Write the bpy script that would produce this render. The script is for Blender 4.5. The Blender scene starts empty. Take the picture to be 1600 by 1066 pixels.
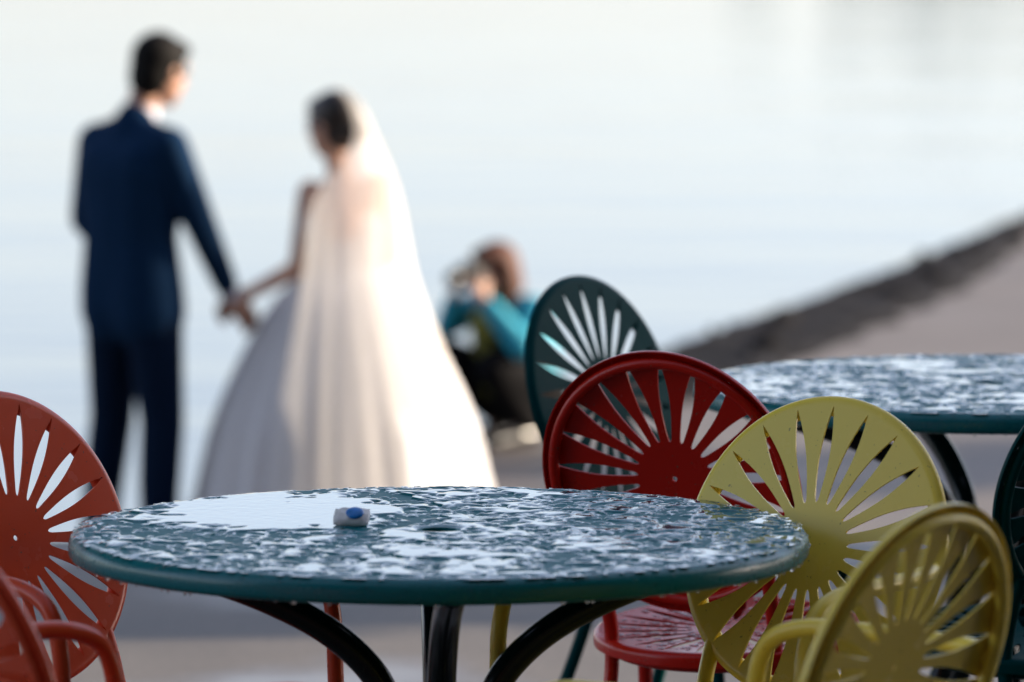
import bpy, bmesh, math, random
import numpy as np
from mathutils import Vector, Matrix, Euler, Quaternion

S = bpy.context.scene
COL = S.collection
R = math.radians
# ------------------------------------------------------------------ camera
cam_d = bpy.data.cameras.new('camera')
cam = bpy.data.objects.new('camera', cam_d); COL.objects.link(cam)
cam.location = (0, 0, 1.72)
cam.rotation_euler = (R(90) - math.atan(843 / 8889), 0, 0)
cam_d.lens = 200; cam_d.sensor_width = 36
cam_d.clip_start = 0.1; cam_d.clip_end = 9000
cam_d.dof.use_dof = True
cam_d.dof.focus_distance = 8.15
cam_d.dof.aperture_fstop = 4.2
S.camera = cam
# ------------------------------------------------------------------ light
SUN_EL, SUN_AZ = R(18), math.atan2(.985, .17)      # low sun, to the right and a little beyond
w = bpy.data.worlds.new('World'); S.world = w; w.use_nodes = True
nt = w.node_tree
bg = nt.nodes['Background']; bg.inputs['Strength'].default_value = 0.12
sky = nt.nodes.new('ShaderNodeTexSky'); sky.sky_type = 'NISHITA'; sky.sun_disc = False
sky.sun_elevation = SUN_EL; sky.sun_rotation = SUN_AZ
sky.air_density = 1.0; sky.dust_density = 0.9; sky.ozone_density = 2.0
hs = nt.nodes.new('ShaderNodeHueSaturation'); hs.inputs['Saturation'].default_value = .55      # thin high cloud: a paler sky
tint = nt.nodes.new('ShaderNodeMix'); tint.data_type = 'RGBA'; tint.blend_type = 'MULTIPLY'; tint.inputs[0].default_value = 1
tint.inputs[7].default_value = (.98, .97, 1.07, 1)
nt.links.new(sky.outputs[0], hs.inputs['Color']); nt.links.new(hs.outputs[0], tint.inputs[6]); nt.links.new(tint.outputs[2], bg.inputs['Color'])
sun_d = bpy.data.lights.new('sun', 'SUN'); sun = bpy.data.objects.new('sun', sun_d); COL.objects.link(sun)
sun_d.energy = 5.0; sun_d.angle = R(0.53); sun_d.color = (1.0, .83, .62)
sd = Vector((math.sin(SUN_AZ) * math.cos(SUN_EL), math.cos(SUN_AZ) * math.cos(SUN_EL), math.sin(SUN_EL)))
sun.rotation_euler = sd.to_track_quat('Z', 'Y').to_euler()
sun.location = (20, 14, 20)
S.view_settings.view_transform = 'Standard'; S.view_settings.look = 'None'
S.view_settings.exposure = 1.42; S.view_settings.gamma = 1
S.view_settings.use_curve_mapping = False
S.cycles.use_denoising = True
S.cycles.max_bounces = 8; S.cycles.transparent_max_bounces = 12
S.cycles.sample_clamp_indirect = 6

random.seed(7); rng = np.random.default_rng(11)
LOW = -0.9          # lakeside level
WATER = -1.32

# ------------------------------------------------------------------ helpers
def tag(o, label=None, cat=None, group=None, kind=None):
    if label: o['label'] = label
    if cat: o['category'] = cat
    if group: o['group'] = group
    if kind: o['kind'] = kind
    return o

def link(name, me, mat=None, parent=None, loc=None):
    o = bpy.data.objects.new(name, me); COL.objects.link(o)
    if mat is not None:
        if not me.materials: me.materials.append(mat)
        o.material_slots[0].link = 'OBJECT'; o.material_slots[0].material = mat
    if parent is not None: o.parent = parent
    if loc is not None: o.location = loc
    return o

def empty(name, loc=(0, 0, 0), rz=0):
    o = bpy.data.objects.new(name, None); COL.objects.link(o)
    o.empty_display_size = .1
    o.location = loc; o.rotation_euler = (0, 0, rz)
    return o

def smooth(me, ang=40):
    me.shade_smooth()
    me.set_sharp_from_angle(angle=R(ang))
    return me

def mesh_np(name, verts, faces):
    me = bpy.data.meshes.new(name)
    me.from_pydata([tuple(v) for v in verts], [], [tuple(f) for f in faces]); me.update()
    return me

def bm_mesh(name, bm, ang=40, recalc=True):
    if recalc: bmesh.ops.recalc_face_normals(bm, faces=bm.faces)
    me = bpy.data.meshes.new(name); bm.to_mesh(me); bm.free()
    return smooth(me, ang)

BENCH = bpy.data.scenes.new('bench')      # an empty side scene where modifiers are applied, removed at the end
def evaluated(me, mods):
    """mesh data after modifiers; mods = [(type, {attr: value})]"""
    o = bpy.data.objects.new('tmp', me); BENCH.collection.objects.link(o)
    for t, kw in mods:
        m = o.modifiers.new(t, t)
        for k, v in kw.items(): setattr(m, k, v)
    with bpy.context.temp_override(scene=BENCH, view_layer=BENCH.view_layers[0]):
        dg = bpy.context.evaluated_depsgraph_get()
    out = bpy.data.meshes.new_from_object(o.evaluated_get(dg))
    bpy.data.objects.remove(o)
    return out

def catmull(pts, n=8):
    P = [Vector(p) for p in pts]
    P = [P[0] * 2 - P[1]] + P + [P[-1] * 2 - P[-2]]
    out = []
    for i in range(1, len(P) - 2):
        for k in range(n):
            t = k / n
            a, b, c, d = P[i - 1], P[i], P[i + 1], P[i + 2]
            out.append(.5 * ((2 * b) + (c - a) * t + (2 * a - 5 * b + 4 * c - d) * t * t + (3 * b - a - 3 * c + d) * t ** 3))
    out.append(P[-2].copy())
    return out

def add_tube(bm, pts, r, seg=14, closed=False, cap=True):
    pts = [Vector(p) for p in pts]; n = len(pts)
    rad = r if callable(r) else (lambda t: r)
    rings = []; up = None
    for i, p in enumerate(pts):
        if closed: d = pts[(i + 1) % n] - pts[i - 1]
        else: d = pts[min(i + 1, n - 1)] - pts[max(i - 1, 0)]
        d.normalize()
        if up is None:
            up = Vector((0, 0, 1)) if abs(d.z) < .9 else Vector((1, 0, 0))
        s = d.cross(up); s.normalize(); up = s.cross(d); up.normalize()
        q = rad(i / max(1, n - 1))
        rings.append([bm.verts.new(p + (s * math.cos(a) + up * math.sin(a)) * q)
                      for a in (2 * math.pi * k / seg for k in range(seg))])
    m = n if closed else n - 1
    for i in range(m):
        a, b = rings[i], rings[(i + 1) % n]
        for k in range(seg):
            bm.faces.new((a[k], a[(k + 1) % seg], b[(k + 1) % seg], b[k]))
    if cap and not closed:
        bm.faces.new(rings[0][::-1]); bm.faces.new(rings[-1])

def ico(sub):
    bm = bmesh.new(); bmesh.ops.create_icosphere(bm, subdivisions=sub, radius=1)
    bm.verts.ensure_lookup_table()
    V = np.array([v.co[:] for v in bm.verts]); F = np.array([[v.index for v in f.verts] for f in bm.faces]); bm.free()
    return V, F
ICO = {k: ico(k) for k in (1, 2)}
def blobs(name, items, sub, ang=60, warp=None):
    """many small ellipsoids in one mesh; items = [(centre, radii, euler)]"""
    V0, F0 = ICO[sub]; VV, FF = [], []
    for i, (c, r, e) in enumerate(items):
        M = np.array(Euler(e).to_matrix()) if e else np.eye(3)
        v = V0 if warp is None else V0 * warp(V0, i)
        VV.append((v * np.array(r)) @ M.T + np.array(c)); FF.append(F0 + i * len(V0))
    V = np.concatenate(VV).astype(np.float32); F = np.concatenate(FF).astype(np.int32)
    me = bpy.data.meshes.new(name)
    me.vertices.add(len(V)); me.vertices.foreach_set('co', V.ravel())
    me.loops.add(F.size); me.loops.foreach_set('vertex_index', F.ravel())
    me.polygons.add(len(F)); me.polygons.foreach_set('loop_start', np.arange(0, F.size, 3, dtype=np.int32))
    me.update(calc_edges=True); me.shade_smooth()
    return me

def add_box(bm, lo, hi):
    g = bmesh.ops.create_cube(bm, size=1)
    for v in g['verts']:
        v.co = Vector([lo[i] + (v.co[i] + .5) * (hi[i] - lo[i]) for i in range(3)])

def add_lathe(bm, prof, seg=64, start=0):
    rings = [[bm.verts.new((r * math.cos(a), r * math.sin(a), z)) for a in (2 * math.pi * k / seg for k in range(seg))] for r, z in prof]
    for i in range(len(rings) - 1):
        for k in range(seg):
            bm.faces.new((rings[i][k], rings[i][(k + 1) % seg], rings[i + 1][(k + 1) % seg], rings[i + 1][k]))
    return rings

def ell(bm, c, rad, rot=None, sub=3):
    g = bmesh.ops.create_icosphere(bm, subdivisions=sub, radius=1)
    M = Matrix.Translation(Vector(c)) @ (Euler(rot).to_matrix().to_4x4() if rot else Matrix.Identity(4)) @ Matrix.Diagonal((*rad, 1))
    bmesh.ops.transform(bm, matrix=M, verts=g['verts'])

def cap(bm, a, ra, b, rb):
    """tapered capsule from a to b"""
    a, b = Vector(a), Vector(b)
    for p, r in ((a, ra), (b, rb)):
        g = bmesh.ops.create_icosphere(bm, subdivisions=2, radius=r)
        bmesh.ops.translate(bm, vec=p, verts=g['verts'])
    d = b - a
    if d.length > 1e-5:
        g = bmesh.ops.create_cone(bm, cap_ends=True, segments=16, radius1=ra, radius2=rb, depth=d.length)
        M = Matrix.Translation((a + b) / 2) @ d.to_track_quat('Z', 'Y').to_matrix().to_4x4()
        bmesh.ops.transform(bm, matrix=M, verts=g['verts'])

def chain(bm, pts):
    for (a, ra), (b, rb) in zip(pts[:-1], pts[1:]): cap(bm, a, ra, b, rb)

def fuse(name, bm, voxel=.011, it=6):
    me = bpy.data.meshes.new(name); bm.to_mesh(me); bm.free()
    out = evaluated(me, [('REMESH', dict(mode='VOXEL', voxel_size=voxel, use_smooth_shade=True)),
                         ('SMOOTH', dict(factor=.5, iterations=it))])
    out.name = name
    out.shade_smooth()
    return out

# ------------------------------------------------------------------ materials
def mat(name):
    m = bpy.data.materials.new(name); m.use_nodes = True
    return m, m.node_tree, m.node_tree.nodes['Principled BSDF']

def N(nt, t, **kw):
    n = nt.nodes.new(t)
    for k, v in kw.items(): setattr(n, k, v)
    return n

def noise(nt, scale, detail=4, rough=.55, coord='Object', stretch=None):
    tc = N(nt, 'ShaderNodeTexCoord'); t = N(nt, 'ShaderNodeTexNoise')
    t.inputs['Scale'].default_value = scale; t.inputs['Detail'].default_value = detail; t.inputs['Roughness'].default_value = rough
    if stretch:
        mp = N(nt, 'ShaderNodeMapping'); mp.inputs['Scale'].default_value = stretch
        nt.links.new(tc.outputs[coord], mp.inputs[0]); nt.links.new(mp.outputs[0], t.inputs['Vector'])
    else: nt.links.new(tc.outputs[coord], t.inputs['Vector'])
    return t

def ramp(nt, src, stops):
    r = N(nt, 'ShaderNodeValToRGB')
    e = r.color_ramp.elements
    while len(e) < len(stops): e.new(.5)
    for i, (p, c) in enumerate(stops):
        e[i].position = p; e[i].color = (*c, 1) if len(c) == 3 else c
    nt.links.new(src, r.inputs[0]); return r

def bump(nt, b, src, strength, dist):
    n = N(nt, 'ShaderNodeBump'); n.inputs['Strength'].default_value = strength; n.inputs['Distance'].default_value = dist
    nt.links.new(src, n.inputs['Height']); nt.links.new(n.outputs[0], b.inputs['Normal']); return n

def paint(name, col, col2, rough=.24, wear=(.10, .07, .05), spec=.38):
    m, t, b = mat(name)
    n = noise(t, 9, 5)
    r = ramp(t, n.outputs[0], [(.3, col2), (.7, col)])
    # tiny scuffs and specks
    n2 = noise(t, 130, 2); r2 = ramp(t, n2.outputs[0], [(.70, (0, 0, 0)), (.735, (1, 1, 1))])
    mx = N(t, 'ShaderNodeMix', data_type='RGBA')
    t.links.new(r2.outputs[0], mx.inputs[0]); t.links.new(r.outputs[0], mx.inputs[6]); mx.inputs[7].default_value = (*wear, 1)
    t.links.new(mx.outputs[2], b.inputs['Base Color'])
    n3 = noise(t, 18, 4)
    rr = ramp(t, n3.outputs[0], [(.25, (rough * .85,) * 3), (.75, (rough * 1.25,) * 3)])
    t.links.new(rr.outputs[0], b.inputs['Roughness'])
    b.inputs['Specular IOR Level'].default_value = spec
    n4 = noise(t, 420, 2); bump(t, b, n4.outputs[0], .12, .0006)
    return m

def plain(name, col, rough=.6, var=.25, scale=20, bumpy=0, **kw):
    m, t, b = mat(name)
    n = noise(t, scale, 5)
    r = ramp(t, n.outputs[0], [(.3, tuple(c * (1 - var) for c in col)), (.7, tuple(min(1, c * (1 + var * .5)) for c in col))])
    t.links.new(r.outputs[0], b.inputs['Base Color']); b.inputs['Roughness'].default_value = rough
    for k, v in kw.items(): b.inputs[k].default_value = v
    if bumpy: bump(t, b, n.outputs[0], .6, bumpy)
    return m

M_RED = paint('red_paint', (.50, .011, .004), (.48, .0105, .004), spec=.32)
M_ORANGE = paint('orange_red_paint', (.66, .075, .026), (.64, .072, .025), spec=.32)
M_YELLOW = paint('yellow_paint', (.90, .69, .095), (.88, .67, .09), wear=(.42, .31, .05), spec=.34)
M_GREEN = paint('green_paint', (.001, .044, .047), (.001, .041, .044), rough=.30, wear=(.012, .04, .04), spec=.03)
M_TEAL = paint('teal_paint', (.002, .150, .175), (.0019, .140, .165), rough=.5, wear=(.01, .09, .09), spec=.10)
M_RIM = paint('teal_rim_paint', (.003, .150, .170), (.0029, .142, .162), rough=.26, wear=(.01, .07, .07), spec=.4)
M_LEG = paint('dark_green_paint', (.003, .010, .010), (.0028, .009, .009), rough=.2, wear=(.01, .02, .02))

# rain water lying on teal paint: a thin clear film, so it keeps the paint's colour under a mirror-smooth skin
M_RAIN, t, b = mat('rain_water')
b.inputs['Base Color'].default_value = (.006, .15, .18, 1); b.inputs['Roughness'].default_value = .02; b.inputs['IOR'].default_value = 1.33
b.inputs['Coat Weight'].default_value = .6; b.inputs['Coat Roughness'].default_value = .01; b.inputs['Coat IOR'].default_value = 1.33
M_RAINRED, t, b = mat('rain_water_on_red')
b.inputs['Base Color'].default_value = (.25, .012, .010, 1); b.inputs['Roughness'].default_value = .02; b.inputs['IOR'].default_value = 1.4
b.inputs['Coat Weight'].default_value = .6; b.inputs['Coat IOR'].default_value = 1.33
M_DROP, t, b = mat('water_drop')
b.inputs['Base Color'].default_value = (1, 1, 1, 1); b.inputs['Roughness'].default_value = .0; b.inputs['IOR'].default_value = 1.33
b.inputs['Transmission Weight'].default_value = 1

# lake
M_LAKE, t, b = mat('lake_water')
b.inputs['Base Color'].default_value = (.06, .085, .10, 1); b.inputs['Roughness'].default_value = .06; b.inputs['IOR'].default_value = 1.33
n1 = noise(t, .35, 3, .5, stretch=(.55, 1.3, 1)); n2 = noise(t, 2.2, 3, .5, stretch=(.6, 1.2, 1))
ad = N(t, 'ShaderNodeMath', operation='MULTIPLY_ADD'); ad.inputs[1].default_value = .18
t.links.new(n2.outputs[0], ad.inputs[0]); t.links.new(n1.outputs[0], ad.inputs[2])
bump(t, b, ad.outputs[0], .35, .10)

# paving
def paving(name, a, c, wet):
    m, t, b = mat(name)
    n = noise(t, 1.1, 6, .6); n2 = noise(t, 45, 3, .6)
    r = ramp(t, n.outputs[0], [(.3, a), (.72, c)])
    r2 = ramp(t, n2.outputs[0], [(.3, (.78, .78, .78)), (.7, (1.1, 1.1, 1.1))])
    mx = N(t, 'ShaderNodeMix', data_type='RGBA', blend_type='MULTIPLY'); mx.inputs[0].default_value = 1
    t.links.new(r.outputs[0], mx.inputs[6]); t.links.new(r2.outputs[0], mx.inputs[7])
    t.links.new(mx.outputs[2], b.inputs['Base Color'])
    n3 = noise(t, .8, 4, .5)
    rr = ramp(t, n3.outputs[0], [(.36, (wet,) * 3), (.48, (.65,) * 3)])
    t.links.new(rr.outputs[0], b.inputs['Roughness'])
    bump(t, b, n2.outputs[0], .25, .004)
    return m
M_TERRACE = paving('terrace_concrete', (.085, .077, .072), (.135, .122, .112), .30)
M_SHORE = paving('shore_concrete', (.098, .084, .076), (.150, .130, .118), .6)
M_ROCK = plain('dark_rock', (.007, .007, .009), .85, .5, 3, .02, **{'Specular IOR Level': .12})
M_STONE = plain('step_stone', (.28, .25, .23), .8, .3, 5, .004)

# ------------------------------------------------------------------ setting
def sheet(name, pts, z, m):
    me = mesh_np(name, [(x, y, z) for x, y in pts], [list(range(len(pts)))])
    o = link(name, me, m); tag(o, kind='structure'); return o

sheet('lake', [(-5000, -200), (5000, -200), (5000, 8000), (-5000, 8000)], WATER, M_LAKE)
# lakeside pavement: a slab whose outer edge follows the shore
SHORE = [(-60, 19.2), (-8, 19.45), (-1.75, 19.85), (-1.2, 20.35), (-.17, 22.8), (.75, 26.9), (1.9, 30.6), (3.14, 34.9), (9, 55), (30, 120)]
poly = SHORE + [(60, 120), (60, 8), (-60, 8)]
def slab(name, pts, z0, z1, m):
    bm = bmesh.new()
    vs = [bm.verts.new((x, y, z1)) for x, y in pts]; f = bm.faces.new(vs)
    if f.normal.z < 0: f.normal_flip()
    g = bmesh.ops.extrude_face_region(bm, geom=[f])
    for e in g['geom']:
        if isinstance(e, bmesh.types.BMVert): e.co.z = z0
    me = bm_mesh(name, bm, 30); o = link(name, me, m); tag(o, kind='structure'); return o
slab('lakeside_pavement', poly, WATER - .6, LOW, M_SHORE)
slab('terrace_ground', [(-60, -60), (60, -60), (60, 13.2), (-60, 13.2)], LOW - .3, 0, M_TERRACE)
st = empty('terrace_steps', (0, 13.2, LOW)); tag(st, kind='structure')
for i in range(5):
    bm = bmesh.new(); add_box(bm, (-60, i * .4, -.05), (60, (i + 1) * .4 - .003, .75 - i * .15))
    link('step', bm_mesh('step', bm, 30), M_STONE, st)

# dark boulders along the shore edge
def shore_at(y):
    for (x0, y0), (x1, y1) in zip(SHORE[:-1], SHORE[1:]):
        if y0 <= y <= y1: return x0 + (x1 - x0) * (y - y0) / (y1 - y0)
# a rough dark stone bank along the edge, with loose rocks on it
ys = np.linspace(23.6, 37.5, 420); us = np.linspace(0, 1, 15)
bx = np.array([shore_at(y) for y in ys]); bw = np.clip(np.minimum((ys - 23.6) / 1.5, (37.5 - ys) / 8.0), .02, 1) * .84
UX, UY = np.meshgrid(us, ys)
BXX = bx[:, None] - .12 + bw[:, None] * us[None, :] + .05 * np.interp(UY, np.linspace(23, 38, 60), rng.standard_normal(60)) * UX
prof_ = np.interp(UX, [0, .08, .25, .8, 1], [-.5, .02, .07, .05, -.03])
rel = sum(a_ * np.sin(f_ * BXX * 3 + g_) * np.sin(f_ * UY + h_) for a_, f_, g_, h_ in [(.009, 4.1, .3, 1.1), (.008, 7.3, 2, .4), (.008, 13.7, 1, 2.2), (.006, 27.1, .2, .9)])
BZZ = LOW + prof_ + rel * (UX > .05) * (UX < .97)
n_ = len(us); idx = np.arange(len(ys) * n_).reshape(-1, n_)
Fq = np.stack([idx[:-1, :-1], idx[:-1, 1:], idx[1:, 1:], idx[1:, :-1]], -1).reshape(-1, 4)
o = link('stone_bank', mesh_np('stone_bank', np.stack([BXX.ravel(), UY.ravel(), BZZ.ravel()], -1), Fq), M_ROCK); tag(o, kind='structure')
rocks = []
for i in range(60):
    y = 24.2 + 10 * random.random()
    wd = .50 if y < 29 else max(.05, .50 - (y - 29) * .07)
    x = shore_at(y) + random.uniform(-.10, wd)
    q = .03 + .06 * random.random() ** 2.5
    rocks.append(((x, y, (LOW + .05) if x > shore_at(y) else LOW - .12), (q * random.uniform(.8, 1.4), q * random.uniform(.8, 1.4), q * random.uniform(.45, .7)),
                  (random.uniform(-.4, .4), random.uniform(-.4, .4), random.uniform(0, 6))))
o = link('shore_rocks', blobs('shore_rocks', rocks, 2, 35, lambda v, i: (1 + .18 * np.sin(3.1 * v[:, :1] + i) + .15 * np.sin(3.7 * v[:, 1:2] + 2 * i) + .12 * np.sin(4.3 * v[:, 2:] + 3 * i))), M_ROCK)
tag(o, 'dark boulders heaped along the edge of the lakeside pavement', 'rocks', kind='stuff')

# ------------------------------------------------------------------ sunburst chair
RAD = .215
NS = 21
def sunburst(name, lip, dome, thick=.0026):
    """pressed round sheet, slotted like a sunburst, facing +Z, edge curled to -Z"""
    ri, ro = .285 * RAD, .928 * RAD
    rs = [.004, .02, .045] + list(ri + (ro - ri) * np.array([0, .012, .03, .06, .11, .17, .24, .31, .38, .45, .52, .59, .66, .73, .80, .86, .91, .95, .98, 1])) + [.937 * RAD, .943 * RAD]
    prof = [(r, dome * (1 - (r / RAD) ** 2)) for r in rs]
    z1 = prof[-1][1]; re = rs[-1]; k = RAD - re
    for a in (18, 36, 54, 72, 90):
        prof.append((re + k * math.sin(R(a)), z1 - k * .8 * (1 - math.cos(R(a)))))
    prof.append((RAD, prof[-1][1] - lip))
    def half(r):
        if r <= ri or r >= ro: return 0.
        t = (r - ri) / (ro - ri)
        wv = .0050 * (1 - t) ** .8 * min(1, t * 26) ** .5 + .0142 * (math.sin(math.pi * t ** 1.08)) ** .95
        return wv / 2 / r
    bm = bmesh.new(); NA = 5
    for s in range(NS):
        a0 = math.pi / 2 + 2 * math.pi * s / NS; a1 = a0 + 2 * math.pi / NS
        grid = []
        for r, z in prof:
            h = half(r)
            grid.append([bm.verts.new((r * math.cos(a), r * math.sin(a), z)) for a in np.linspace(a0 + h, a1 - h, NA + 1)])
        for i in range(len(grid) - 1):
            for j in range(NA):
                bm.faces.new((grid[i][j], grid[i][j + 1], grid[i + 1][j + 1], grid[i + 1][j]))
    bmesh.ops.remove_doubles(bm, verts=bm.verts, dist=.00012)
    for f in bm.faces:
        f.normal_update()
    bmesh.ops.recalc_face_normals(bm, faces=bm.faces)
    if sum(f.normal.z for f in bm.faces) < 0: bmesh.ops.reverse_faces(bm, faces=bm.faces)
    me = bpy.data.meshes.new(name); bm.to_mesh(me); bm.free()
    out = evaluated(me, [('SOLIDIFY', dict(thickness=thick, offset=-1))])
    out.name = name
    return smooth(out, 38)

ME_BACK = sunburst('backrest', .004, .006)
ME_SEAT = sunburst('seat', .012, -.008)
bm = bmesh.new()
add_tube(bm, [(.1955 * math.cos(a), .1955 * math.sin(a), -.0125) for a in (2 * math.pi * k / 72 for k in range(72))], .0085, 12, closed=True)
ME_RING = bm_mesh('back_ring', bm, 60)
bm = bmesh.new()
add_tube(bm, [(.185 * math.cos(a), .185 * math.sin(a), -.026) for a in (2 * math.pi * k / 60 for k in range(60))], .010, 10, closed=True)
ME_SRING = bm_mesh('seat_ring', bm, 60)
BZ, BY, LEAN, SEATZ, STILT = .69, -.215, R(16.5), .44, R(4.5)
# frame of the backrest: local +Z of the disc faces the sitter
BM = Matrix.Translation((0, BY, BZ)) @ Matrix.Rotation(R(-90) , 4, 'X') @ Matrix.Rotation(R(180), 4, 'Z')
BM = Matrix.Translation((0, BY, BZ)) @ Matrix.Rotation(LEAN, 4, 'X') @ Matrix(((-1, 0, 0, 0), (0, 0, 1, 0), (0, 1, 0, 0), (0, 0, 0, 1)))
def on_ring(a, r=.1955, z=-.0125):
    return BM @ Vector((-r * math.cos(a), r * math.sin(a), z))
def arm_mesh(s):
    bm = bmesh.new()
    p0 = on_ring(R(-4)); p0.x *= s
    pts = [p0, (s * .226, BY + .045, .678), (s * .245, BY + .13, .677), (s * .25, .03, .677), (s * .25, .10, .673),
           (s * .25, .150, .651), (s * .25, .172, .600), (s * .249, .178, .52), (s * .247, .19, .3), (s * .245, .205, .008)]
    add_tube(bm, catmull(pts, 7), .0115, 14)
    return bm_mesh('armrest', bm, 60)
def front_mesh(s):
    bm = bmesh.new()
    pts = [(s * .172, .055, SEATZ - .024), (s * .196, .105, SEATZ - .026), (s * .212, .140, SEATZ - .06), (s * .216, .155, .28), (s * .222, .19, .008)]
    add_tube(bm, catmull(pts, 7), .0115, 14)
    return bm_mesh('front_leg', bm, 60)
def rear_mesh(s):
    bm = bmesh.new()
    p0 = on_ring(R(-43)); p0.x *= s
    pts = [p0, (s * .141, BY + .052, .50), (s * .138, BY + .072, .43), (s * .139, BY + .060, .33), (s * .160, BY + .0, .15), (s * .185, BY - .06, .008)]
    add_tube(bm, catmull(pts, 7), .0115, 14)
    return bm_mesh('rear_leg', bm, 60)
ME_ARM = {s: arm_mesh(s) for s in (-1, 1)}
ME_FRONT = {s: front_mesh(s) for s in (-1, 1)}
ME_REAR = {s: rear_mesh(s) for s in (-1, 1)}
ME_BRACE = []
for s in (-1, 1):
    for pts in ([(s * .182, .03, SEATZ - .026), (s * .215, .10, SEATZ - .012), (s * .248, .182, SEATZ + .004)],
                [(s * .12, -.14, SEATZ - .038), (s * .138, BY + .074, SEATZ - .02)]):
        bm = bmesh.new(); add_tube(bm, pts, .008, 10); ME_BRACE.append(bm_mesh('seat_brace', bm, 60))
def foot_mesh():
    bm = bmesh.new(); add_lathe(bm, [(.001, 0), (.014, 0), (.015, .004), (.015, .022), (.012, .026)], 14)
    return bm_mesh('foot_cap', bm, 40)
ME_FOOT = foot_mesh()
M_RUB = plain('black_rubber', (.02, .02, .02), .7)

def chair(back_xy, face, m, label, arms=True, roll=0):
    """back_xy: ground point under the centre of the backrest; face: direction the sitter faces"""
    fx, fy = face; l = math.hypot(fx, fy); fx /= l; fy /= l
    rz = math.atan2(-fx, fy)
    root = empty('sunburst_chair', (back_xy[0] - fx * BY, back_xy[1] - fy * BY, 0), rz); root.rotation_euler = (0, R(roll), rz)      # roll: the paving is uneven
    tag(root, label, 'chair', 'sunburst chairs on the terrace')
    o = link('backrest', ME_BACK, m, root); o.matrix_local = BM
    link('back_ring', ME_RING, m, o)
    o = link('seat', ME_SEAT, m, root); o.matrix_local = Matrix.Translation((0, 0, SEATZ)) @ Matrix.Rotation(STILT, 4, 'X')
    link('seat_ring', ME_SRING, m, o)
    for s in (-1, 1):
        if arms: a = link('armrest', ME_ARM[s], m, root); link('foot_cap', ME_FOOT, M_RUB, a, (s * .245, .205, 0))
        else: a = link('front_leg', ME_FRONT[s], m, root); link('foot_cap', ME_FOOT, M_RUB, a, (s * .222, .19, 0))
        a = link('rear_leg', ME_REAR[s], m, root); link('foot_cap', ME_FOOT, M_RUB, a, (s * .185, BY - .06, 0))
    for q in (ME_BRACE if arms else (ME_BRACE[1], ME_BRACE[3])): link('seat_brace', q, m, root)
    return root

# ------------------------------------------------------------------ round tables
TR, TH = .5, .74
def table_top_mesh():
    bm = bmesh.new(); k = .015; e = TR - k - .006
    prof = [(.024, -.012), (.024, 0), (.05, 0), (.15, 0), (.3, 0), (e, 0), (e, -.006), (.06, -.006), (.024, -.012)]
    add_lathe(bm, prof, 144); bmesh.ops.remove_doubles(bm, verts=bm.verts, dist=1e-5)
    top = bm_mesh('table_top', bm, 35)
    bm = bmesh.new(); prof = [(e, -.0002)]
    for a in range(0, 91, 15): prof.append((TR - k + k * math.sin(R(a)), -k * 1.05 + k * 1.05 * math.cos(R(a)) - .0002))
    prof.append((TR, -.020))
    for a in range(15, 106, 15): prof.append((TR - .010 + .010 * math.cos(R(a)), -.024 - .010 * math.sin(R(a))))
    prof += [(TR - .02, -.030), (TR - .022, -.0065), (e, -.0065), (e, -.0002)]
    add_lathe(bm, prof, 144); bmesh.ops.remove_doubles(bm, verts=bm.verts, dist=1e-5)
    return top, bm_mesh('rim', bm, 35)
ME_TOP, ME_RIM = table_top_mesh()
def table_leg_mesh():
    bm = bmesh.new()
    pts = [(.43, 0, -.026), (.36, 0, -.048), (.28, 0, -.074), (.215, 0, -.101), (.158, 0, -.132), (.112, 0, -.169), (.079, 0, -.212), (.062, 0, -.27), (.058, 0, -.36),
           (.075, 0, -.46), (.13, 0, -.57), (.22, 0, -.66), (.33, 0, -.722)]
    add_tube(bm, catmull(pts, 6), .0195, 16)
    return bm_mesh('leg', bm, 60)
ME_TLEG = table_leg_mesh()
bm = bmesh.new()
add_tube(bm, [(.062 * math.cos(a), .062 * math.sin(a), -.33) for a in (2 * math.pi * k / 32 for k in range(32))], .008, 10, closed=True)
ME_COLLAR = bm_mesh('collar', bm, 60)
def table(xy, rz, label):
    root = empty('round_table', (xy[0], xy[1], 0), rz)
    tag(root, label, 'table', 'round terrace tables')
    link('table_top', ME_TOP, M_TEAL, root, (0, 0, TH)); link('rim', ME_RIM, M_RIM, root, (0, 0, TH))
    for k in range(4):
        o = link('leg', ME_TLEG, M_LEG, root, (0, 0, TH)); o.rotation_euler = (0, 0, k * math.pi / 2)
    link('collar', ME_COLLAR, M_LEG, root, (0, 0, TH))
    return root

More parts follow.
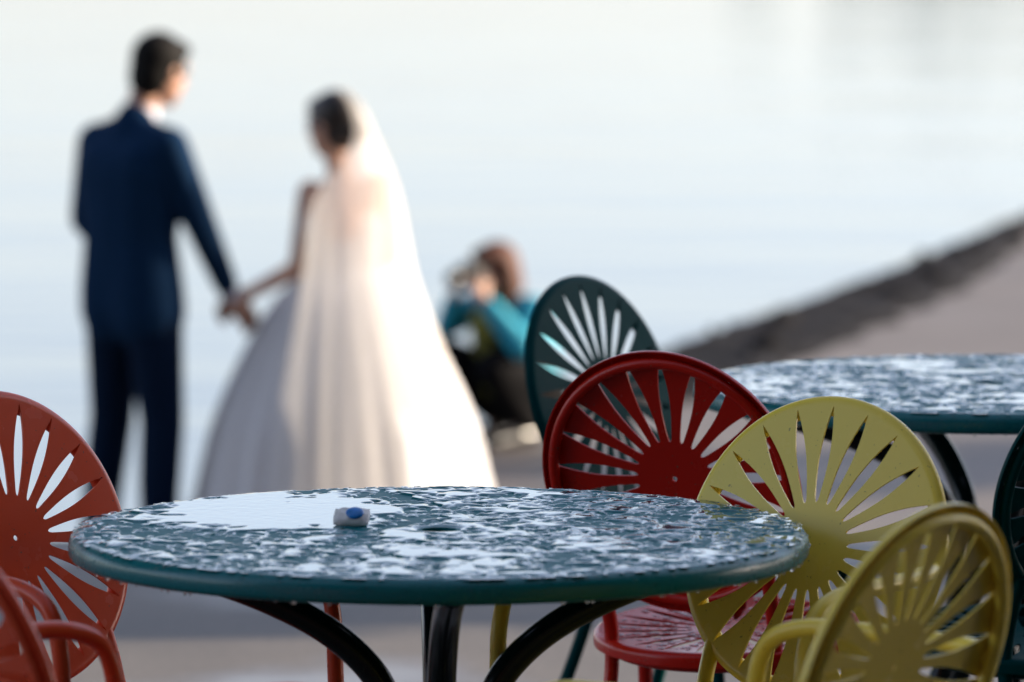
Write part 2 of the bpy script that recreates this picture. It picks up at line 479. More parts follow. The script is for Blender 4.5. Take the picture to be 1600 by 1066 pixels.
# ------------------------------------------------------------------ rain water on the tables
def vnoise(x, y, cell, seed):
    g = np.random.default_rng(seed).standard_normal((96, 96))
    u, v = x / cell + 31.37, y / cell + 17.11
    i, j = np.floor(u).astype(int), np.floor(v).astype(int); fu, fv = u - i, v - j
    def wts(f): return [(-f**3 + 3*f*f - 3*f + 1) / 6, (3*f**3 - 6*f*f + 4) / 6, (-3*f**3 + 3*f*f + 3*f + 1) / 6, f**3 / 6]
    wu, wv = wts(fu), wts(fv); out = 0
    for a in range(4):
        for c in range(4): out = out + wu[a] * wv[c] * g[(i + a - 1) % 96, (j + c - 1) % 96]
    return out * 1.9
def rainwater(name, xy, res, seed, puddles, m, label, hole=.03, rot=0):
    n = int(2 * TR / res) + 1
    ax = np.linspace(-TR, TR, n); X, Y = np.meshgrid(ax, ax)
    rr = np.hypot(X, Y)
    wx = X + .006 * vnoise(X, Y, .02, seed + 7); wy = Y + .006 * vnoise(X, Y, .02, seed + 8)
    a = .48 * vnoise(wx, wy, .025, seed) + .52 * vnoise(wx, wy, .0115, seed + 1) + .28 * vnoise(wx, wy, .11, seed + 2) + .32 * vnoise(wx, wy, .0075, seed + 3)
    for (px, py, sx, sy, amp) in puddles:
        d = np.hypot((X - px) / sx, (Y - py) / sy) + .10 * vnoise(X, Y, .05, seed + 5) + .05 * vnoise(X, Y, .018, seed + 6)
        a = a + amp * np.clip(1.15 - d, -.4, .5) * 2 * (d < 1.6)
    s = a - .02
    edge = np.clip((TR - .012 - rr) / .02, -1, 1); hl = np.clip((rr - hole) / .012, -1, 1)
    s = np.minimum(s, np.minimum(edge, hl) * .8)
    h1 = .0032 * np.tanh(s / .60)
    bd = vnoise(X, Y, .0065, seed + 4) + .25 * vnoise(X, Y, .05, seed + 9) - .45
    bd = np.minimum(bd, np.minimum(edge + .35, hl) * .8)
    h2 = .0016 * np.tanh(bd / .8)
    h1 = h1 + np.where(s > 0, .00016 * vnoise(X, Y, .006, seed + 12) * np.clip(1.0 - s, 0, 1), 0)
    H = np.maximum(h1, h2)
    H = np.maximum(H, -.0016)
    keep = (H > 0) & (rr < TR - .004)
    fk = keep[:-1, :-1] | keep[1:, :-1] | keep[:-1, 1:] | keep[1:, 1:]
    idx = np.arange(n * n).reshape(n, n)
    F = np.stack([idx[:-1, :-1], idx[:-1, 1:], idx[1:, 1:], idx[1:, :-1]], -1)[fk]
    used = np.unique(F); mp = np.full(n * n, -1); mp[used] = np.arange(len(used))
    V = np.stack([X.ravel(), Y.ravel(), H.ravel()], -1)[used]; F = mp[F]
    me = bpy.data.meshes.new(name)
    me.vertices.add(len(V)); me.vertices.foreach_set('co', V.astype(np.float32).ravel())
    me.loops.add(F.size); me.loops.foreach_set('vertex_index', F.astype(np.int32).ravel())
    me.polygons.add(len(F)); me.polygons.foreach_set('loop_start', np.arange(0, F.size, 4, dtype=np.int32))
    me.update(calc_edges=True); me.validate(); me.shade_smooth()
    o = link(name, me, m, None, (xy[0], xy[1], TH)); tag(o, label, 'water', kind='stuff')
    return o
def rim_drops(name, xy, n, seed, label):
    rd = random.Random(seed); items = []
    for i in range(n):
        a = rd.uniform(0, 2 * math.pi); q = rd.choice((0, 0, 1))
        r = rd.uniform(.0010, .0024)
        if q: p = ((TR - .006) * math.cos(a), (TR - .006) * math.sin(a), -.0345); s = (r, r, r * 1.2)
        else:
            b = R(rd.uniform(20, 95)); rad = TR - .015 + .0152 * math.sin(b)
            p = (rad * math.cos(a), rad * math.sin(a), -.0158 + .0158 * math.cos(b)); s = (r, r, r)
        items.append((p, s, None))
    o = link(name, blobs(name, items, 2), M_DROP, None, (xy[0], xy[1], TH)); tag(o, label, 'water drops', kind='stuff')

T1, T2 = (-.0986, 7.631), (.8077, 9.587)
table(T1, R(3), 'round teal table with a small white packet lying on its wet top')
table(T2, R(24), 'round teal rain-spotted table with nothing on it, behind the yellow chairs')
rainwater('rainwater', T1, .0020, 100, [(-.25, .19, .155, .20, 3.0)], M_RAIN, 'rain puddle and beads on the table with the packet')
rainwater('rainwater', T2, .0028, 300, [(-.14, .30, .16, .07, .9), (-.03, .20, .16, .06, .9)], M_RAIN, 'rain beads and streaks on the empty round table')
rim_drops('water_drops', T1, 240, 5, 'clear drops clinging to the rim of the table with the packet')
rim_drops('water_drops', T2, 160, 6, 'clear drops clinging to the rim of the empty round table')

# ------------------------------------------------------------------ chairs in view
C_RED = chair((.247, 8.619), (.44, .90), M_RED, 'deep red sunburst chair seen from behind, facing the empty table', arms=False)
chair((.415, 7.84), (-.60, -.80), M_YELLOW, 'yellow sunburst chair whose seat side shows, beside the rim of the table with the packet')
chair((.473, 6.74), (-.79, .62), M_YELLOW, 'yellow sunburst chair seen from behind, overlapping the other yellow chair', roll=-2.0)
chair((.164, 9.888), (.82, -.57), M_GREEN, 'dark green sunburst chair standing behind the deep red chair', arms=False)
chair((-.70, 7.922), (.71, -.70), M_ORANGE, 'orange-red sunburst chair facing the table, round hole in its hub showing')
chair((-.667, 6.72), (.79, .62), M_ORANGE, 'orange-red sunburst chair seen from behind with a bent armrest in front of the other', roll=2.0)
chair((.903, 8.55), (-.50, .86), M_GREEN, 'dark green sunburst chair pushed up to the empty table', arms=False)

# beads of rain on the deep red seat
def seat_rain():
    rd = random.Random(3); items = []
    M = Matrix.Rotation(STILT, 4, 'X')
    for i in range(420):
        k = rd.randrange(NS); mid = math.pi / 2 + 2 * math.pi * (k + .5) / NS
        r = RAD * math.sqrt(rd.uniform(.02, .80))
        hw = .42 * (2 * math.pi / NS) * max(.12, (1 - 1.1 * math.sin(math.pi * min(1, max(0, (r / RAD - .31) / .575)))))
        a = mid + rd.uniform(-1, 1) * hw if r > .3 * RAD else rd.uniform(0, 6.28)
        q = rd.uniform(.0018, .006)
        z = -.008 * (1 - (r / RAD) ** 2)
        items.append(((r * math.cos(a), r * math.sin(a), z), (q * rd.uniform(.8, 1.7), q * rd.uniform(.8, 1.5), q * .32), (0, 0, rd.uniform(0, 6))))
    return blobs('seat_beads', items, 2)
o = link('rain_beads', seat_rain(), M_RAINRED, None)
o.matrix_world = Matrix.Translation(C_RED.location) @ Matrix.Rotation(C_RED.rotation_euler.z, 4, 'Z') @ Matrix.Translation((0, 0, SEATZ)) @ Matrix.Rotation(STILT, 4, 'X')
tag(o, 'rain beads lying on the seat of the deep red chair', 'water', kind='stuff')

# ------------------------------------------------------------------ condiment packet on the table
def packet():
    root = empty('condiment_packet', (T1[0] - .119, T1[1] + .035, TH + .0125), R(-6)); root.rotation_euler = (R(32), 0, R(-5))
    tag(root, 'small crumpled white packet with a blue spot on the wet table', 'packet')
    nx, ny = 26, 18; L, W = .050, .034
    V, F = [], []
    rd = np.random.default_rng(4)
    for side in (1, -1):
        base = len(V)
        for i in range(nx + 1):
            for j in range(ny + 1):
                u, v = i / nx * 2 - 1, j / ny * 2 - 1
                e = max(0, 1 - abs(u) ** 3) * max(0, 1 - abs(v) ** 3)
                z = .0105 * e ** .7
                cr = .0016 * math.sin(7 * u + 3 * v) * math.sin(5 * v - 2 * u) * e + .0010 * math.sin(40 * v) * (abs(u) > .82)
                V.append((u * L / 2 * (1 - .06 * v * v), v * W / 2 * (1 - .05 * u * u), (z if side > 0 else -z) + cr + .004 * max(0, abs(u) - .75)))
        for i in range(nx):
            for j in range(ny):
                a = base + i * (ny + 1) + j; q = (a, a + ny + 1, a + ny + 2, a + 1)
                F.append(q if side > 0 else q[::-1])
    bm = bmesh.new(); me = mesh_np('p', V, F); bm.from_mesh(me); bmesh.ops.remove_doubles(bm, verts=bm.verts, dist=1e-5)
    b = link('wrapper', bm_mesh('wrapper', bm, 50), plain('packet_foil', (.80, .79, .77), .3, .06, 60), root)
    bm = bmesh.new()
    ell(bm, (.005, -.002, .0095), (.0125, .0115, .0050), None, 3)
    link('blue_print', bm_mesh('blue_print', bm, 60), plain('blue_print', (.02, .24, .70), .3, .3, 90), root)
packet()

# ------------------------------------------------------------------ people
M_SKIN = plain('skin', (.46, .25, .17), .5, .12, 12)
M_SKIN2 = plain('skin_fair', (.58, .34, .25), .5, .1, 12)
M_NAVY = plain('navy_wool', (.003, .022, .064), .9, .2, 60, 0, **{'Specular IOR Level': .1})
M_NAVY2 = plain('navy_trousers', (.002, .011, .034), .9, .2, 60, 0, **{'Specular IOR Level': .1})
M_SHIRT = plain('white_shirt', (.62, .64, .75), .7, .06)
M_HAIRB = plain('black_hair', (.004, .0035, .0035), .75, .3, 90, .001, **{'Specular IOR Level': .15})
M_HAIRD = plain('dark_brown_hair', (.018, .012, .010), .4, .3, 90, .001)
M_HAIRA = plain('auburn_hair', (.075, .018, .005), .7, .3, 90, .001)
M_SHOE = plain('black_leather', (.012, .012, .012), .3)
M_AQUA = plain('turquoise_jacket', (.010, .30, .42), .6, .2, 40)
M_OLIVE = plain('olive_scarf', (.20, .19, .03), .8, .3, 40)
M_BLACK = plain('black_cloth', (.004, .004, .005), .9, .3, 40, 0, **{'Specular IOR Level': .1})
M_CAM = plain('camera_black', (.012, .012, .013), .4)
M_EYE = plain('eye_dark', (.02, .015, .012), .2)

def fabric(name, col, trans, alpha=1.0):
    m, t, b = mat(name)
    n = noise(t, 30, 4); r = ramp(t, n.outputs[0], [(.3, tuple(c * .93 for c in col)), (.7, col)])
    t.links.new(r.outputs[0], b.inputs['Base Color']); b.inputs['Roughness'].default_value = .7
    b.inputs['Specular IOR Level'].default_value = .2
    tr = N(t, 'ShaderNodeBsdfTranslucent'); t.links.new(r.outputs[0], tr.inputs[0])
    mx = N(t, 'ShaderNodeMixShader'); mx.inputs[0].default_value = trans
    out = t.nodes['Material Output']
    t.links.new(b.outputs[0], mx.inputs[1]); t.links.new(tr.outputs[0], mx.inputs[2])
    if alpha < 1:
        tp = N(t, 'ShaderNodeBsdfTransparent'); m2 = N(t, 'ShaderNodeMixShader'); m2.inputs[0].default_value = alpha
        t.links.new(tp.outputs[0], m2.inputs[1]); t.links.new(mx.outputs[0], m2.inputs[2]); t.links.new(m2.outputs[0], out.inputs[0])
    else: t.links.new(mx.outputs[0], out.inputs[0])
    return m
M_GOWN = fabric('ivory_tulle', (.80, .80, .83), .30)
M_VEIL = fabric('veil_tulle', (.90, .88, .86), .74, .66)

def hand(bm, wrist, d, up, s=1.0, curl=.35, thumb=1):
    """palm with five tapered, slightly curled fingers; d = pointing direction, up = back of the hand"""
    d = Vector(d).normalized(); up = Vector(up); up = (up - d * up.dot(d)).normalized(); side = d.cross(up) * thumb
    w_ = Vector(wrist)
    for k in range(4):
        o_ = (k - 1.5) * .019 * s
        cap(bm, w_ + side * o_ * .6, .016 * s, w_ + d * .085 * s + side * o_, .0115 * s)
    for k, ln in enumerate((.070, .078, .072, .056)):
        o_ = (k - 1.5) * .0215 * s
        p = w_ + d * .088 * s + side * -o_; ang = curl
        r = .0092 * s
        for q in range(3):
            dd = (d * math.cos(ang) - up * math.sin(ang)); p2 = p + dd * ln * s * (.42, .32, .26)[q]
            cap(bm, p, r, p2, r * .92); p, r = p2, r * .92; ang += curl
    p = w_ + d * .02 * s + side * .028 * s
    p2 = p + (d * .6 + side * .75 - up * .2).normalized() * .045 * s; cap(bm, p, .013 * s, p2, .0105 * s)
    p3 = p2 + (d * .9 + side * .25 - up * .3).normalized() * .032 * s; cap(bm, p2, .0105 * s, p3, .0088 * s)

def head(bm, c, fwd, up=(0, 0, 1), s=1.0):
    """skull, jaw, nose, brow, ears, lips"""
    f = Vector(fwd).normalized(); u = Vector(up); u = (u - f * u.dot(f)).normalized(); r = f.cross(u); c = Vector(c)
    Mx = Matrix((r, f, u)).transposed()
    e = Mx.to_euler()
    P = lambda x, y, z: c + (r * x + f * y + u * z) * s
    ell(bm, P(0, -.012, .022), (.076 * s, .094 * s, .092 * s), e)
    ell(bm, P(0, .022, -.035), (.062 * s, .070 * s, .078 * s), e)
    ell(bm, P(0, .060, -.092), (.026 * s, .026 * s, .022 * s), e, 2)
    cap(bm, P(0, .088, .012), .009 * s, P(0, .106, -.022), .014 * s)
    for q in (-1, 1):
        cap(bm, P(q * .012, .086, .030), .010 * s, P(q * .045, .074, .030), .010 * s)
        ell(bm, P(q * .077, -.008, -.005), (.010 * s, .020 * s, .031 * s), e, 2)
        ell(bm, P(q * .036, .058, -.022), (.024 * s, .022 * s, .020 * s), e, 2)
    for dz in (-.052, -.062): cap(bm, P(-.020, .080, dz), .0075 * s, P(.020, .080, dz), .0075 * s)
    return P, e

def eyes(root, P, e, s=1.0):
    for q in (-1, 1):
        bm = bmesh.new(); ell(bm, P(q * .031, .077, .008), (.0115 * s,) * 3, e, 2)
        link('eye', bm_mesh('eye', bm, 60), M_EYE, root)

def shoe(root, a, b, m, h=.07):
    bm = bmesh.new(); a, b = Vector(a), Vector(b); d = (b - a)
    cap(bm, a + Vector((0, 0, .042)), .040, a + d * .35 + Vector((0, 0, .045)), .043)
    cap(bm, a + d * .35 + Vector((0, 0, .040)), .041, b + Vector((0, 0, .030)), .029)
    for v in bm.verts: v.co.z = max(v.co.z, .004)
    link('shoe', fuse('shoe', bm, .008, 3), m, root)

def groom():
    yaw = math.atan2(-.66, .75)
    root = empty('person', (-1.300, 19.45, LOW), yaw); root.scale = (1.012,) * 3
    tag(root, 'person in a navy suit standing by the lake, holding hands with the bride', 'person')
    inv = Matrix.Rotation(-yaw, 3, 'Z')
    Wd = lambda x, y, z: inv @ Vector((x, y, z))
    hf = inv @ Vector((.70, .70, -.25))
    hc = Vector((.035, .105, 1.68))
    hand_w = Wd(.325, .02, .93)           # wrist of the right hand, held out to the side
    Rs, Re = Vector((.172, .0, 1.435)), Wd(.235, -.10, 1.17)
    Ls, Le, Lh = Vector((-.165, .0, 1.435)), Vector((-.235, .01, 1.17)), Vector((-.165, .17, .98))
    hips = [Vector((-.088, 0, .92)), Vector((.088, 0, .92))]
    kn = [Vector((-.135, .03, .50)), Vector((.115, .02, .50))]; an = [Vector((-.175, -.01, .09)), Vector((.125, -.02, .09))]
    # body
    bm = bmesh.new()
    P, e = head(bm, hc, hf)
    chain(bm, [((0, .0, 1.40), .065), ((.003, .02, 1.50), .057), ((.01, .055, 1.60), .055)])
    chain(bm, [((0, 0, .95), .09), ((0, -.0, 1.1), .085), ((0, -.0, 1.3), .09), ((0, 0, 1.40), .07)])
    for s in (-1, 1): chain(bm, [((s * .04, -.005, 1.30), .08), ((s * .15, 0, 1.44), .055)])
    chain(bm, [(Rs, .052), (Re, .040), (hand_w, .026)]); chain(bm, [(Ls, .052), (Le, .040), (Lh, .026)])
    hand(bm, hand_w, Wd(.55, .05, -.75), Wd(.2, -.9, .3), 1.0, .25, 1)
    hand(bm, Lh, (.45, .5, -.7), (-.6, .6, .3), 1.0, .4, -1)
    for i in (0, 1):
        chain(bm, [(hips[i], .085), (kn[i], .055), (an[i], .038)])
        chain(bm, [(an[i], .034), (an[i] + Vector((0, .10, -.040)), .020)])
    link('body', fuse('body', bm, .0085, 3), M_SKIN, root)
    eyes(root, P, e)
    # hair
    bm = bmesh.new()
    ell(bm, P(0, -.022, .036), (.088, .102, .098), e); ell(bm, P(0, -.050, -.020), (.078, .066, .090), e)
    for q in (-1, 1): ell(bm, P(q * .070, -.005, .015), (.014, .05, .05), e)
    ell(bm, P(0, .045, .085), (.062, .050, .035), e)
    link('hair', fuse('hair', bm, .01, 3), M_HAIRB, root)
    # shirt collar
    bm = bmesh.new(); chain(bm, [((0, .022, 1.50), .063), ((.008, .036, 1.540), .060)])
    link('shirt_collar', fuse('shirt_collar', bm, .009, 2), M_SHIRT, root)
    # jacket
    bm = bmesh.new()
    chain(bm, [((.003, .012, 1.515), .072), ((0, 0, 1.46), .082), ((0, -.01, 1.35), .13), ((0, -.01, 1.1), .125), ((0, 0, .9), .13)])
    for s in (-1, 1):
        chain(bm, [((s * .04, 0, 1.475), .062), ((s * .150, 0, 1.438), .066)])
        chain(bm, [((s * .075, -.01, 1.36), .125), ((s * .060, -.01, 1.12), .118), ((s * .068, -.005, .95), .130), ((s * .070, 0, .86), .132)])
    for A in ((Rs, Re, hand_w), (Ls, Le, Lh)):
        chain(bm, [(A[0], .073), (A[1], .057), (A[2] + (A[1] - A[2]).normalized() * .03, .043)])
    bmesh.ops.recalc_face_normals(bm, faces=bm.faces)
    link('jacket', fuse('jacket', bm, .012, 5), M_NAVY, root)
    for A in ((Rs, Re, hand_w), (Ls, Le, Lh)):
        bm = bmesh.new()
        d = (A[2] - A[1]).normalized(); cap(bm, A[2] - d * .01, .036, A[2] + d * .012, .035)
        link('shirt_cuff', fuse('shirt_cuff', bm, .008, 1), M_SHIRT, root)
    # trousers
    bm = bmesh.new()
    chain(bm, [((-.05, 0, .97), .12), ((.05, 0, .97), .12)])
    for i in (0, 1):
        chain(bm, [(hips[i], .108), (hips[i].lerp(kn[i], .5), .092), (kn[i], .077), (kn[i].lerp(an[i], .5), .072), (an[i] + Vector((0, .01, .0)), .061)])
    link('trousers', fuse('trousers', bm, .012, 5), M_NAVY2, root)
    for i in (0, 1): shoe(root, (an[i].x, an[i].y - .03, 0), (an[i].x + (.03 if i else -.03), an[i].y + .20, 0), M_SHOE)
    return root
groom()

def bride():
    ox, oy = -.585, 19.50
    root = empty('person', (ox, oy, LOW), 0)
    tag(root, 'person in a white ball gown and long veil, back turned, by the lake', 'person')
    hf = Vector((-.80, .58, -.12)); hc = Vector((-.035, .02, 1.515))
    Ls, Le, Lw = Vector((-.108, .045, 1.280)), Vector((-.150, .02, 1.02)), Vector((-.325, -.02, .935))
    Rs, Re, Rw = Vector((.135, .02, 1.315)), Vector((.165, .12, 1.05)), Vector((.06, .27, 1.00))
    bm = bmesh.new()
    P, e = head(bm, hc, hf, s=.93)
    chain(bm, [((.005, .03, 1.30), .055), ((-.01, .03, 1.37), .047), ((-.02, .025, 1.45), .046)])
    chain(bm, [((0, .03, .80), .14), ((0, .03, .95), .12), ((0, .03, 1.04), .100), ((0, .03, 1.18), .115), ((0, .03, 1.27), .085)])
    for s, q in ((-1, Ls), (1, Rs)): chain(bm, [((s * .05, .03, 1.22), .085), (q, .045)])
    chain(bm, [(Ls, .047), (Ls.lerp(Le, .5), .042), (Le, .036), (Lw, .023)]); chain(bm, [(Rs, .043), (Re, .033), (Rw, .022)])
    hand(bm, Lw, (-.62, .0, -.45), (.1, -.9, .4), .9, .3, -1)
    hand(bm, Rw, (-.8, .4, -.2), (.2, .9, .3), .9, .5, 1)
    for s in (-1, 1):
        chain(bm, [((s * .085, .03, .84), .085), ((s * .09, .05, .46), .052), ((s * .09, .02, .10), .036), ((s * .09, .13, .035), .028)])
    link('body', fuse('body', bm, .0085, 3), M_SKIN2, root)
    eyes(root, P, e, .93)
    # hair in a low bun
    bm = bmesh.new()
    ell(bm, P(0, -.022, .034), (.083, .098, .090), e); ell(bm, P(0, -.045, -.030), (.070, .060, .070), e)
    ell(bm, P(0, -.105, -.035), (.052, .045, .048), e); ell(bm, P(.0, .03, .07), (.064, .055, .040), e)
    link('hair', fuse('hair', bm, .009, 3), M_HAIRD, root)
    # bodice
    bm = bmesh.new()
    chain(bm, [((0, .03, .93), .135), ((0, .03, 1.03), .112), ((0, .03, 1.10), .114)])
    for s in (-1, 1): chain(bm, [((s * .045, .03, 1.05), .095), ((s * .052, .035, 1.17), .098)]); ell(bm, (s * .055, .105, 1.17), (.065, .06, .065))
    link('bodice', fuse('bodice', bm, .010, 4), M_GOWN, root)
    # skirt with gathered folds, train towards the back
    prof = [(1.02, .118), (.985, .15), (.95, .20), (.88, .262), (.79, .315), (.70, .36), (.61, .402), (.50, .447), (.40, .468), (.27, .495), (.14, .53), (.05, .555), (.012, .565)]
    V, F = [], []; na = 220
    for z, r in prof:
        k = min(1, max(0, (1.0 - z) / .6))
        for i in range(na):
            a = 2 * math.pi * i / na
            q = 1 + k * (.018 * math.sin(17 * a + .8) + .014 * math.sin(29 * a + 2 + z) + .014 * math.sin(7 * a + 1.3))
            back = 1 + .08 * k * max(0, math.cos(a + R(95)))
            V.append((r * q * back * math.cos(a), .03 + r * q * back * math.sin(a) * .95, z))
    for j in range(len(prof) - 1):
        for i in range(na):
            F.append((j * na + i, (j + 1) * na + i, (j + 1) * na + (i + 1) % na, j * na + (i + 1) % na))
    me = evaluated(mesh_np('skirt', V, F), [('SUBSURF', dict(levels=1, render_levels=1)), ('SOLIDIFY', dict(thickness=.004, offset=-1))]); me.shade_smooth()
    link('skirt', me, M_GOWN, root)
    # veil: from the crown over the back, spreading over the skirt on one side
    vp = [(1.640, .020), (1.632, .055), (1.60, .092), (1.54, .118), (1.46, .145), (1.36, .185), (1.26, .215), (1.14, .235), (1.02, .255), (.90, .292), (.78, .345), (.64, .395), (.50, .435), (.36, .475), (.22, .515), (.10, .55)]
    V, F = [], []; na = 90
    for z, r in vp:
        k = min(1, max(0, (1.62 - z) / .9)); cx = -.02 * max(0, 1 - (1.64 - z) / .3) - .012
        cy = -.01
        for i in range(na + 1):
            t = i / na; a0 = R(-116 + 66 * min(1, max(0, (z - 1.30) / .18))); a = a0 + t * (R(60) - a0)
            q = 1 + k * (.012 * math.sin(t * 46 + .4) + .010 * math.sin(t * 83 + 1 + 2 * z)) + .02 * k * math.sin(t * 14)
            V.append((cx + r * q * math.cos(a), cy + r * q * math.sin(a), z))
    for j in range(len(vp) - 1):
        for i in range(na): F.append((j * (na + 1) + i, (j + 1) * (na + 1) + i, (j + 1) * (na + 1) + i + 1, j * (na + 1) + i + 1))
    me = evaluated(mesh_np('veil', V, F), [('SUBSURF', dict(levels=1, render_levels=1))]); me.shade_smooth()
    link('veil', me, M_VEIL, root)
    for s in (-1, 1): shoe(root, (s * .09, 0, 0), (s * .09, .2, 0), plain('white_shoe', (.7, .68, .66), .4))
bride()

def photographer():
    yaw = math.atan2(.68, -.73)
    root = empty('person', (-.012, 23.15, LOW), yaw)
    tag(root, 'person crouching at the water edge in a turquoise jacket, raising a camera', 'person')
    hf = Vector((.06, 1, -.02)); hc = Vector((0, .10, .715))
    hip = [Vector((-.09, -.10, .21)), Vector((.09, -.10, .21))]
    kn = [Vector((-.13, .23, .34)), Vector((.14, .32, .40))]
    an = [Vector((-.10, .01, .075)), Vector((.10, -.05, .075))]
    sh = [Vector((-.165, .02, .555)), Vector((.165, .02, .555))]
    el = [Vector((-.22, .15, .42)), Vector((.19, .16, .49))]
    wr = [Vector((-.075, .235, .625)), Vector((.085, .225, .635))]
    bm = bmesh.new()
    P, e = head(bm, hc, hf, s=.95)
    chain(bm, [((0, -.12, .24), .12), ((0, -.09, .36), .11), ((0, -.03, .48), .105), ((0, .01, .56), .06), ((0, .06, .66), .045)])
    for i in (0, 1):
        chain(bm, [(sh[i] * .6 + Vector((0, 0, .21)), .07), (sh[i], .045), (el[i], .034), (wr[i], .023)])
        chain(bm, [(hip[i], .085), (kn[i], .055), (an[i], .036), (an[i] + Vector((0, .10, -.035)), .020)])
    hand(bm, wr[0], (.3, .25, .75), (-.8, .3, .1), .88, .35, 1)
    hand(bm, wr[1], (-.3, .25, .75), (.8, .3, .1), .88, .35, -1)
    link('body', fuse('body', bm, .0085, 3), M_SKIN2, root)
    eyes(root, P, e, .95)
    bm = bmesh.new()
    ell(bm, P(0, -.025, .035), (.092, .104, .095), e)
    for s in (-1, 1):
        chain(bm, [(P(s * .075, -.01, .02), .040), (P(s * .085, -.02, -.06), .040), (P(s * .078, -.01, -.13), .030)])
    chain(bm, [(P(0, -.085, .02), .06), (P(0, -.10, -.06), .062), (P(0, -.095, -.13), .045)])
    ell(bm, P(0, .045, .080), (.065, .05, .032), e)
    link('hair', fuse('hair', bm, .01, 3), M_HAIRA, root)
    bm = bmesh.new()
    chain(bm, [((0, -.125, .25), .14), ((0, -.10, .36), .13), ((0, -.03, .49), .125), ((0, .0, .55), .09)])
    for i in (0, 1): chain(bm, [(sh[i] * .5 + Vector((0, 0, .27)), .075), (sh[i], .068), (el[i], .056), (wr[i] + (el[i] - wr[i]).normalized() * .05, .042)])
    link('jacket', fuse('jacket', bm, .012, 4), M_AQUA, root)
    bm = bmesh.new()
    chain(bm, [((.02, .085, .60), .050), ((.03, .125, .50), .055), ((.03, .095, .36), .060), ((.02, .07, .24), .05)])
    chain(bm, [((-.03, .075, .60), .045), ((-.02, .115, .50), .040)])
    link('scarf', fuse('scarf', bm, .010, 3), M_OLIVE, root)
    bm = bmesh.new()
    chain(bm, [((-.05, .03, .52), .075), ((-.06, .01, .40), .10), ((-.05, -.02, .28), .11)])
    link('dark_top', fuse('dark_top', bm, .012, 3), M_BLACK, root)
    bm = bmesh.new()
    chain(bm, [((-.06, -.12, .20), .13), ((.06, -.12, .20), .13)])
    for i in (0, 1): chain(bm, [(hip[i], .115), (kn[i], .080), (an[i] + Vector((0, .0, .03)), .060)])
    link('trousers', fuse('trousers', bm, .012, 4), M_BLACK, root)
    for i in (0, 1): shoe(root, (an[i].x, an[i].y - .04, 0), (an[i].x, an[i].y + .21, 0), M_SHOE)
    # the camera, held to the face: a thing of its own
    M = Matrix.Translation(root.location) @ Matrix.Rotation(yaw, 4, 'Z')
    c = empty('photo_camera', M @ Vector((0, .235, .700)), yaw)
    tag(c, 'black camera held up by the crouching person', 'camera')
    bm = bmesh.new(); add_box(bm, (-.066, -.03, -.045), (.066, .03, .045)); add_box(bm, (-.025, -.028, .044), (.025, .03, .066))
    bmesh.ops.bevel(bm, geom=bm.edges[:], offset=.006, segments=2, affect='EDGES')
    link('camera_body', bm_mesh('camera_body', bm, 40), M_CAM, c)
    bm = bmesh.new(); rings = add_lathe(bm, [(.001, .095), (.026, .095), (.033, .11), (.034, .06), (.031, .055), (.031, .03), (.028, .02)], 24)
    bmesh.ops.rotate(bm, matrix=Matrix.Rotation(R(-90), 3, 'X'), verts=bm.verts)
    link('lens', bm_mesh('lens', bm, 40), M_CAM, c)
photographer()

# ------------------------------------------------------------------ trees: far shore (seen in the lake's reflection) and unseen trees added to shade the terrace
M_BARK = plain('bark', (.07, .05, .035), .9, .4, 8, .01)
def leafmat(name, a, c):
    m, t, b = mat(name)
    n = noise(t, .8, 3); r = ramp(t, n.outputs[0], [(.3, a), (.7, c)])
    t.links.new(r.outputs[0], b.inputs['Base Color']); b.inputs['Roughness'].default_value = .6
    return m
M_LEAF = leafmat('leaves', (.03, .06, .015), (.07, .11, .03))
def tree_meshes(seed, h, cr, nleaf, ls):
    rd = random.Random(seed); nr = np.random.default_rng(seed)
    bm = bmesh.new()
    tr = [(0, 0, 0), (.05 * h * rd.uniform(-.3, .3), .02 * h, h * .3), (.02 * h, -.02 * h, h * .6), (0, 0, h * .88)]
    add_tube(bm, catmull(tr, 5), lambda t: .028 * h * (1 - .85 * t) + .01, 10)
    tips = []
    for k in range(11):
        a = k * 2.4 + rd.uniform(-.3, .3); z0 = h * rd.uniform(.32, .75); ln = cr * rd.uniform(.6, .95)
        p0 = Vector((0, 0, z0)); p1 = p0 + Vector((math.cos(a) * ln * .55, math.sin(a) * ln * .55, ln * .35)); p2 = p0 + Vector((math.cos(a) * ln, math.sin(a) * ln, ln * rd.uniform(.3, .7)))
        add_tube(bm, catmull([p0, p1, p2], 4), lambda t: .011 * h * (1 - .8 * t), 7); tips.append(p2); tips.append(p1)
    tips.append(Vector((0, 0, h * .88)))
    trunk = bm_mesh('trunk', bm, 60)
    cl = []
    for p in tips:
        for q in range(3): cl.append((np.array(p) + nr.normal(0, .16 * cr, 3), cr * rd.uniform(.20, .36)))
    C_ = np.array([c for c, q in cl]); Q_ = np.array([q for c, q in cl]); k = nr.integers(0, len(cl), nleaf)
    unit = lambda a: a / np.linalg.norm(a, axis=1, keepdims=True)
    p = C_[k] + unit(nr.normal(0, 1, (nleaf, 3))) * (Q_[k] * nr.random(nleaf) ** .4)[:, None] * np.array((1, 1, .75))
    u = unit(nr.normal(0, 1, (nleaf, 3))); v = unit(np.cross(u, nr.normal(0, 1, (nleaf, 3))))
    L = (ls * nr.uniform(.7, 1.3, nleaf))[:, None]
    V = np.stack([p - u * L, p - v * L * .5, p + u * L, p + v * L * .5], 1)
    F = np.arange(nleaf * 4).reshape(-1, 4)
    return trunk, mesh_np('crown', V.reshape(-1, 3), F)
def tree(loc, tm, label, group, rz=0, sc=1):
    root = empty('lakeside_tree', loc, rz); root.scale = (sc,) * 3
    tag(root, label, 'tree', group)
    link('trunk', tm[0], M_BARK, root); link('crown', tm[1], M_LEAF, root)
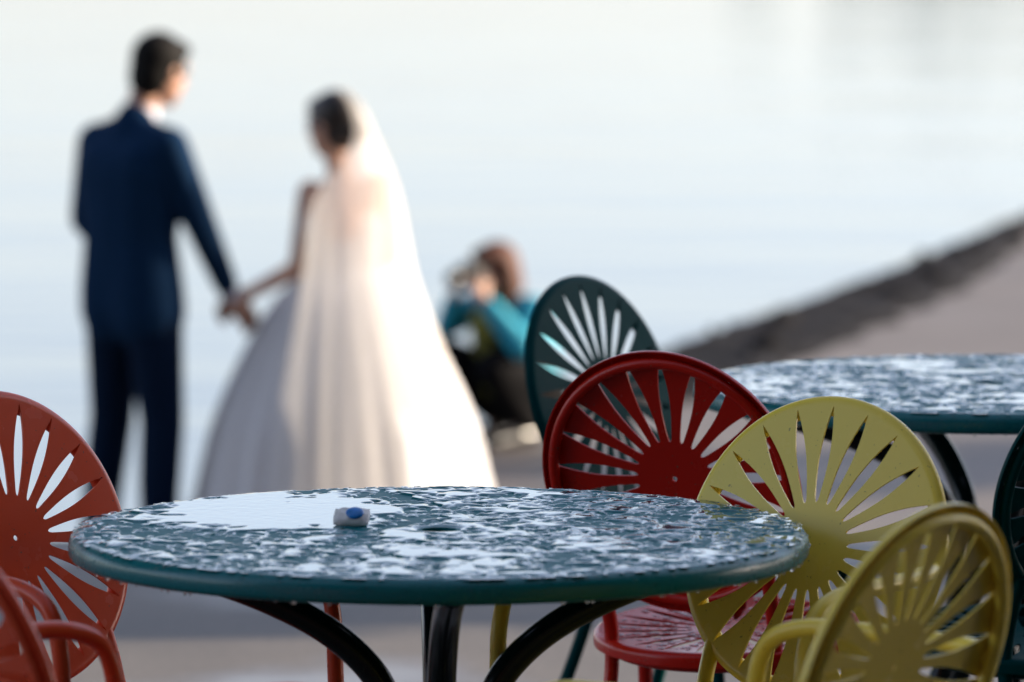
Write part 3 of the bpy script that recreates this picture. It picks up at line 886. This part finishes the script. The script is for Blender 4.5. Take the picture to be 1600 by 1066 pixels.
TA = tree_meshes(1, 9.5, 4.2, 9000, .16); TB = tree_meshes(2, 11, 4.8, 9000, .18)
M_FAR = plain('far_shore_soil', (.12, .12, .07), .9, .4, .2)
slab('far_shore', [(6, 300), (70, 285), (200, 270), (200, 420), (6, 420)], WATER - .5, WATER + .5, M_FAR)
for i, (x, y, s_) in enumerate([(13, 306, .42), (18.5, 304, .50), (22.5, 303, .72), (26, 308, .5), (30, 300, .68), (36, 306, .66), (43, 300, .7)]):
    tree((x, y, WATER + .45), (TA, TB)[i % 2], 'leafy tree on the far shore of the lake', 'trees on the far shore', i * 1.3, s_)

TC = tree_meshes(5, 8.0, 3.4, 17000, .20)  # row of trees out of view, added to keep low sun off the chairs
for i, (x, y, s_, lab) in enumerate([(13.0, 6.6, 1.1, 'broad unseen tree added to shade the terrace, tallest of its row'), (13.6, 10.4, .97, 'unseen tree added for shade at the top of the terrace steps'),
                                (13.2, 16.95, .72, 'unseen tree added for shade at the foot of the terrace steps')]):
    tree((x, y, 0 if y < 13.2 else LOW), TC, lab, 'trees added for shade', i * 2.1, s_)
TE = tree_meshes(14, 9.5, 5.0, 20000, .24)  # spreading crowns out of view, added to cut sky light on the furniture
tree((-7.2, -2.2, 0), TE, 'big unseen tree added to block sky light, close to the hall, across from the row', 'trees added for shade', .6)
tree((5.2, .8, 0), TE, 'big unseen tree added to block sky light, over the near terrace, nearer the hall', 'trees added for shade', 2.9)
tree((8.6, 5.0, 0), TE, 'big unseen tree added to block sky light, over the near terrace, closest to the row of shade trees', 'trees added for shade', 4.4, .85)
tree((-7.4, 12.4, 0), TE, 'big unseen tree added to block sky light, beside the terrace steps, across from the row', 'trees added for shade', 1.7, .95)
TD = tree_meshes(9, 5.2, 1.0, 2600, .10)  # narrow tree out of view, added to throw a shadow band across the pavement
tree((13.0, 24.2, LOW), TD, 'slim unseen tree added to cast a shadow band on the lakeside pavement', 'trees added for shade')
# the terrace's hall behind the photographer's standpoint, unseen, added to block sky light
M_BRICK = plain('dark_brick', (.13, .085, .065), .9, .35, 2.5, .01)
M_GLASS = plain('window_glass', (.03, .035, .04), .1)
hall = empty('terrace_hall', (0, -9, 0)); tag(hall, 'long unseen dark brick hall, added to block sky light, with rows of tall windows behind the terrace', 'building')
bm = bmesh.new(); add_box(bm, (-34, -12, 0), (34, 0, 13)); link('wall', bm_mesh('wall', bm, 30), M_BRICK, hall)
bm = bmesh.new(); add_box(bm, (19, .003, 0), (28, 21.5, 8.5)); link('added_wing_wall', bm_mesh('added_wing_wall', bm, 30), M_BRICK, hall)  # wing out of view, added to block low sky light from the right
bm = bmesh.new(); add_box(bm, (18.6, .05, 8.503), (28.4, 21.9, 8.9)); link('added_wing_roof', bm_mesh('added_wing_roof', bm, 30), M_BRICK, hall)
bm = bmesh.new()
vs = [bm.verts.new(p) for p in ((-34.6, -12.6, 13), (34.6, -12.6, 13), (34.6, .6, 13), (-34.6, .6, 13), (-30, -6, 17), (30, -6, 17))]
for f in ((0, 1, 5, 4), (2, 3, 4, 5), (1, 2, 5), (3, 0, 4), (3, 2, 1, 0)): bm.faces.new([vs[k] for k in f])
link('roof', bm_mesh('roof', bm, 20), plain('slate', (.06, .06, .065), .7, .3, 2), hall)
bm = bmesh.new(); add_box(bm, (-.75, -.05, 0), (.75, .04, 2.6)); mw = bm_mesh('window', bm, 30)
for fl in range(3):
    for k in range(-9, 6): link('window', mw, M_GLASS, hall, (k * 3.5, 0, 1.2 + fl * 4.0))

bpy.data.scenes.remove(BENCH)
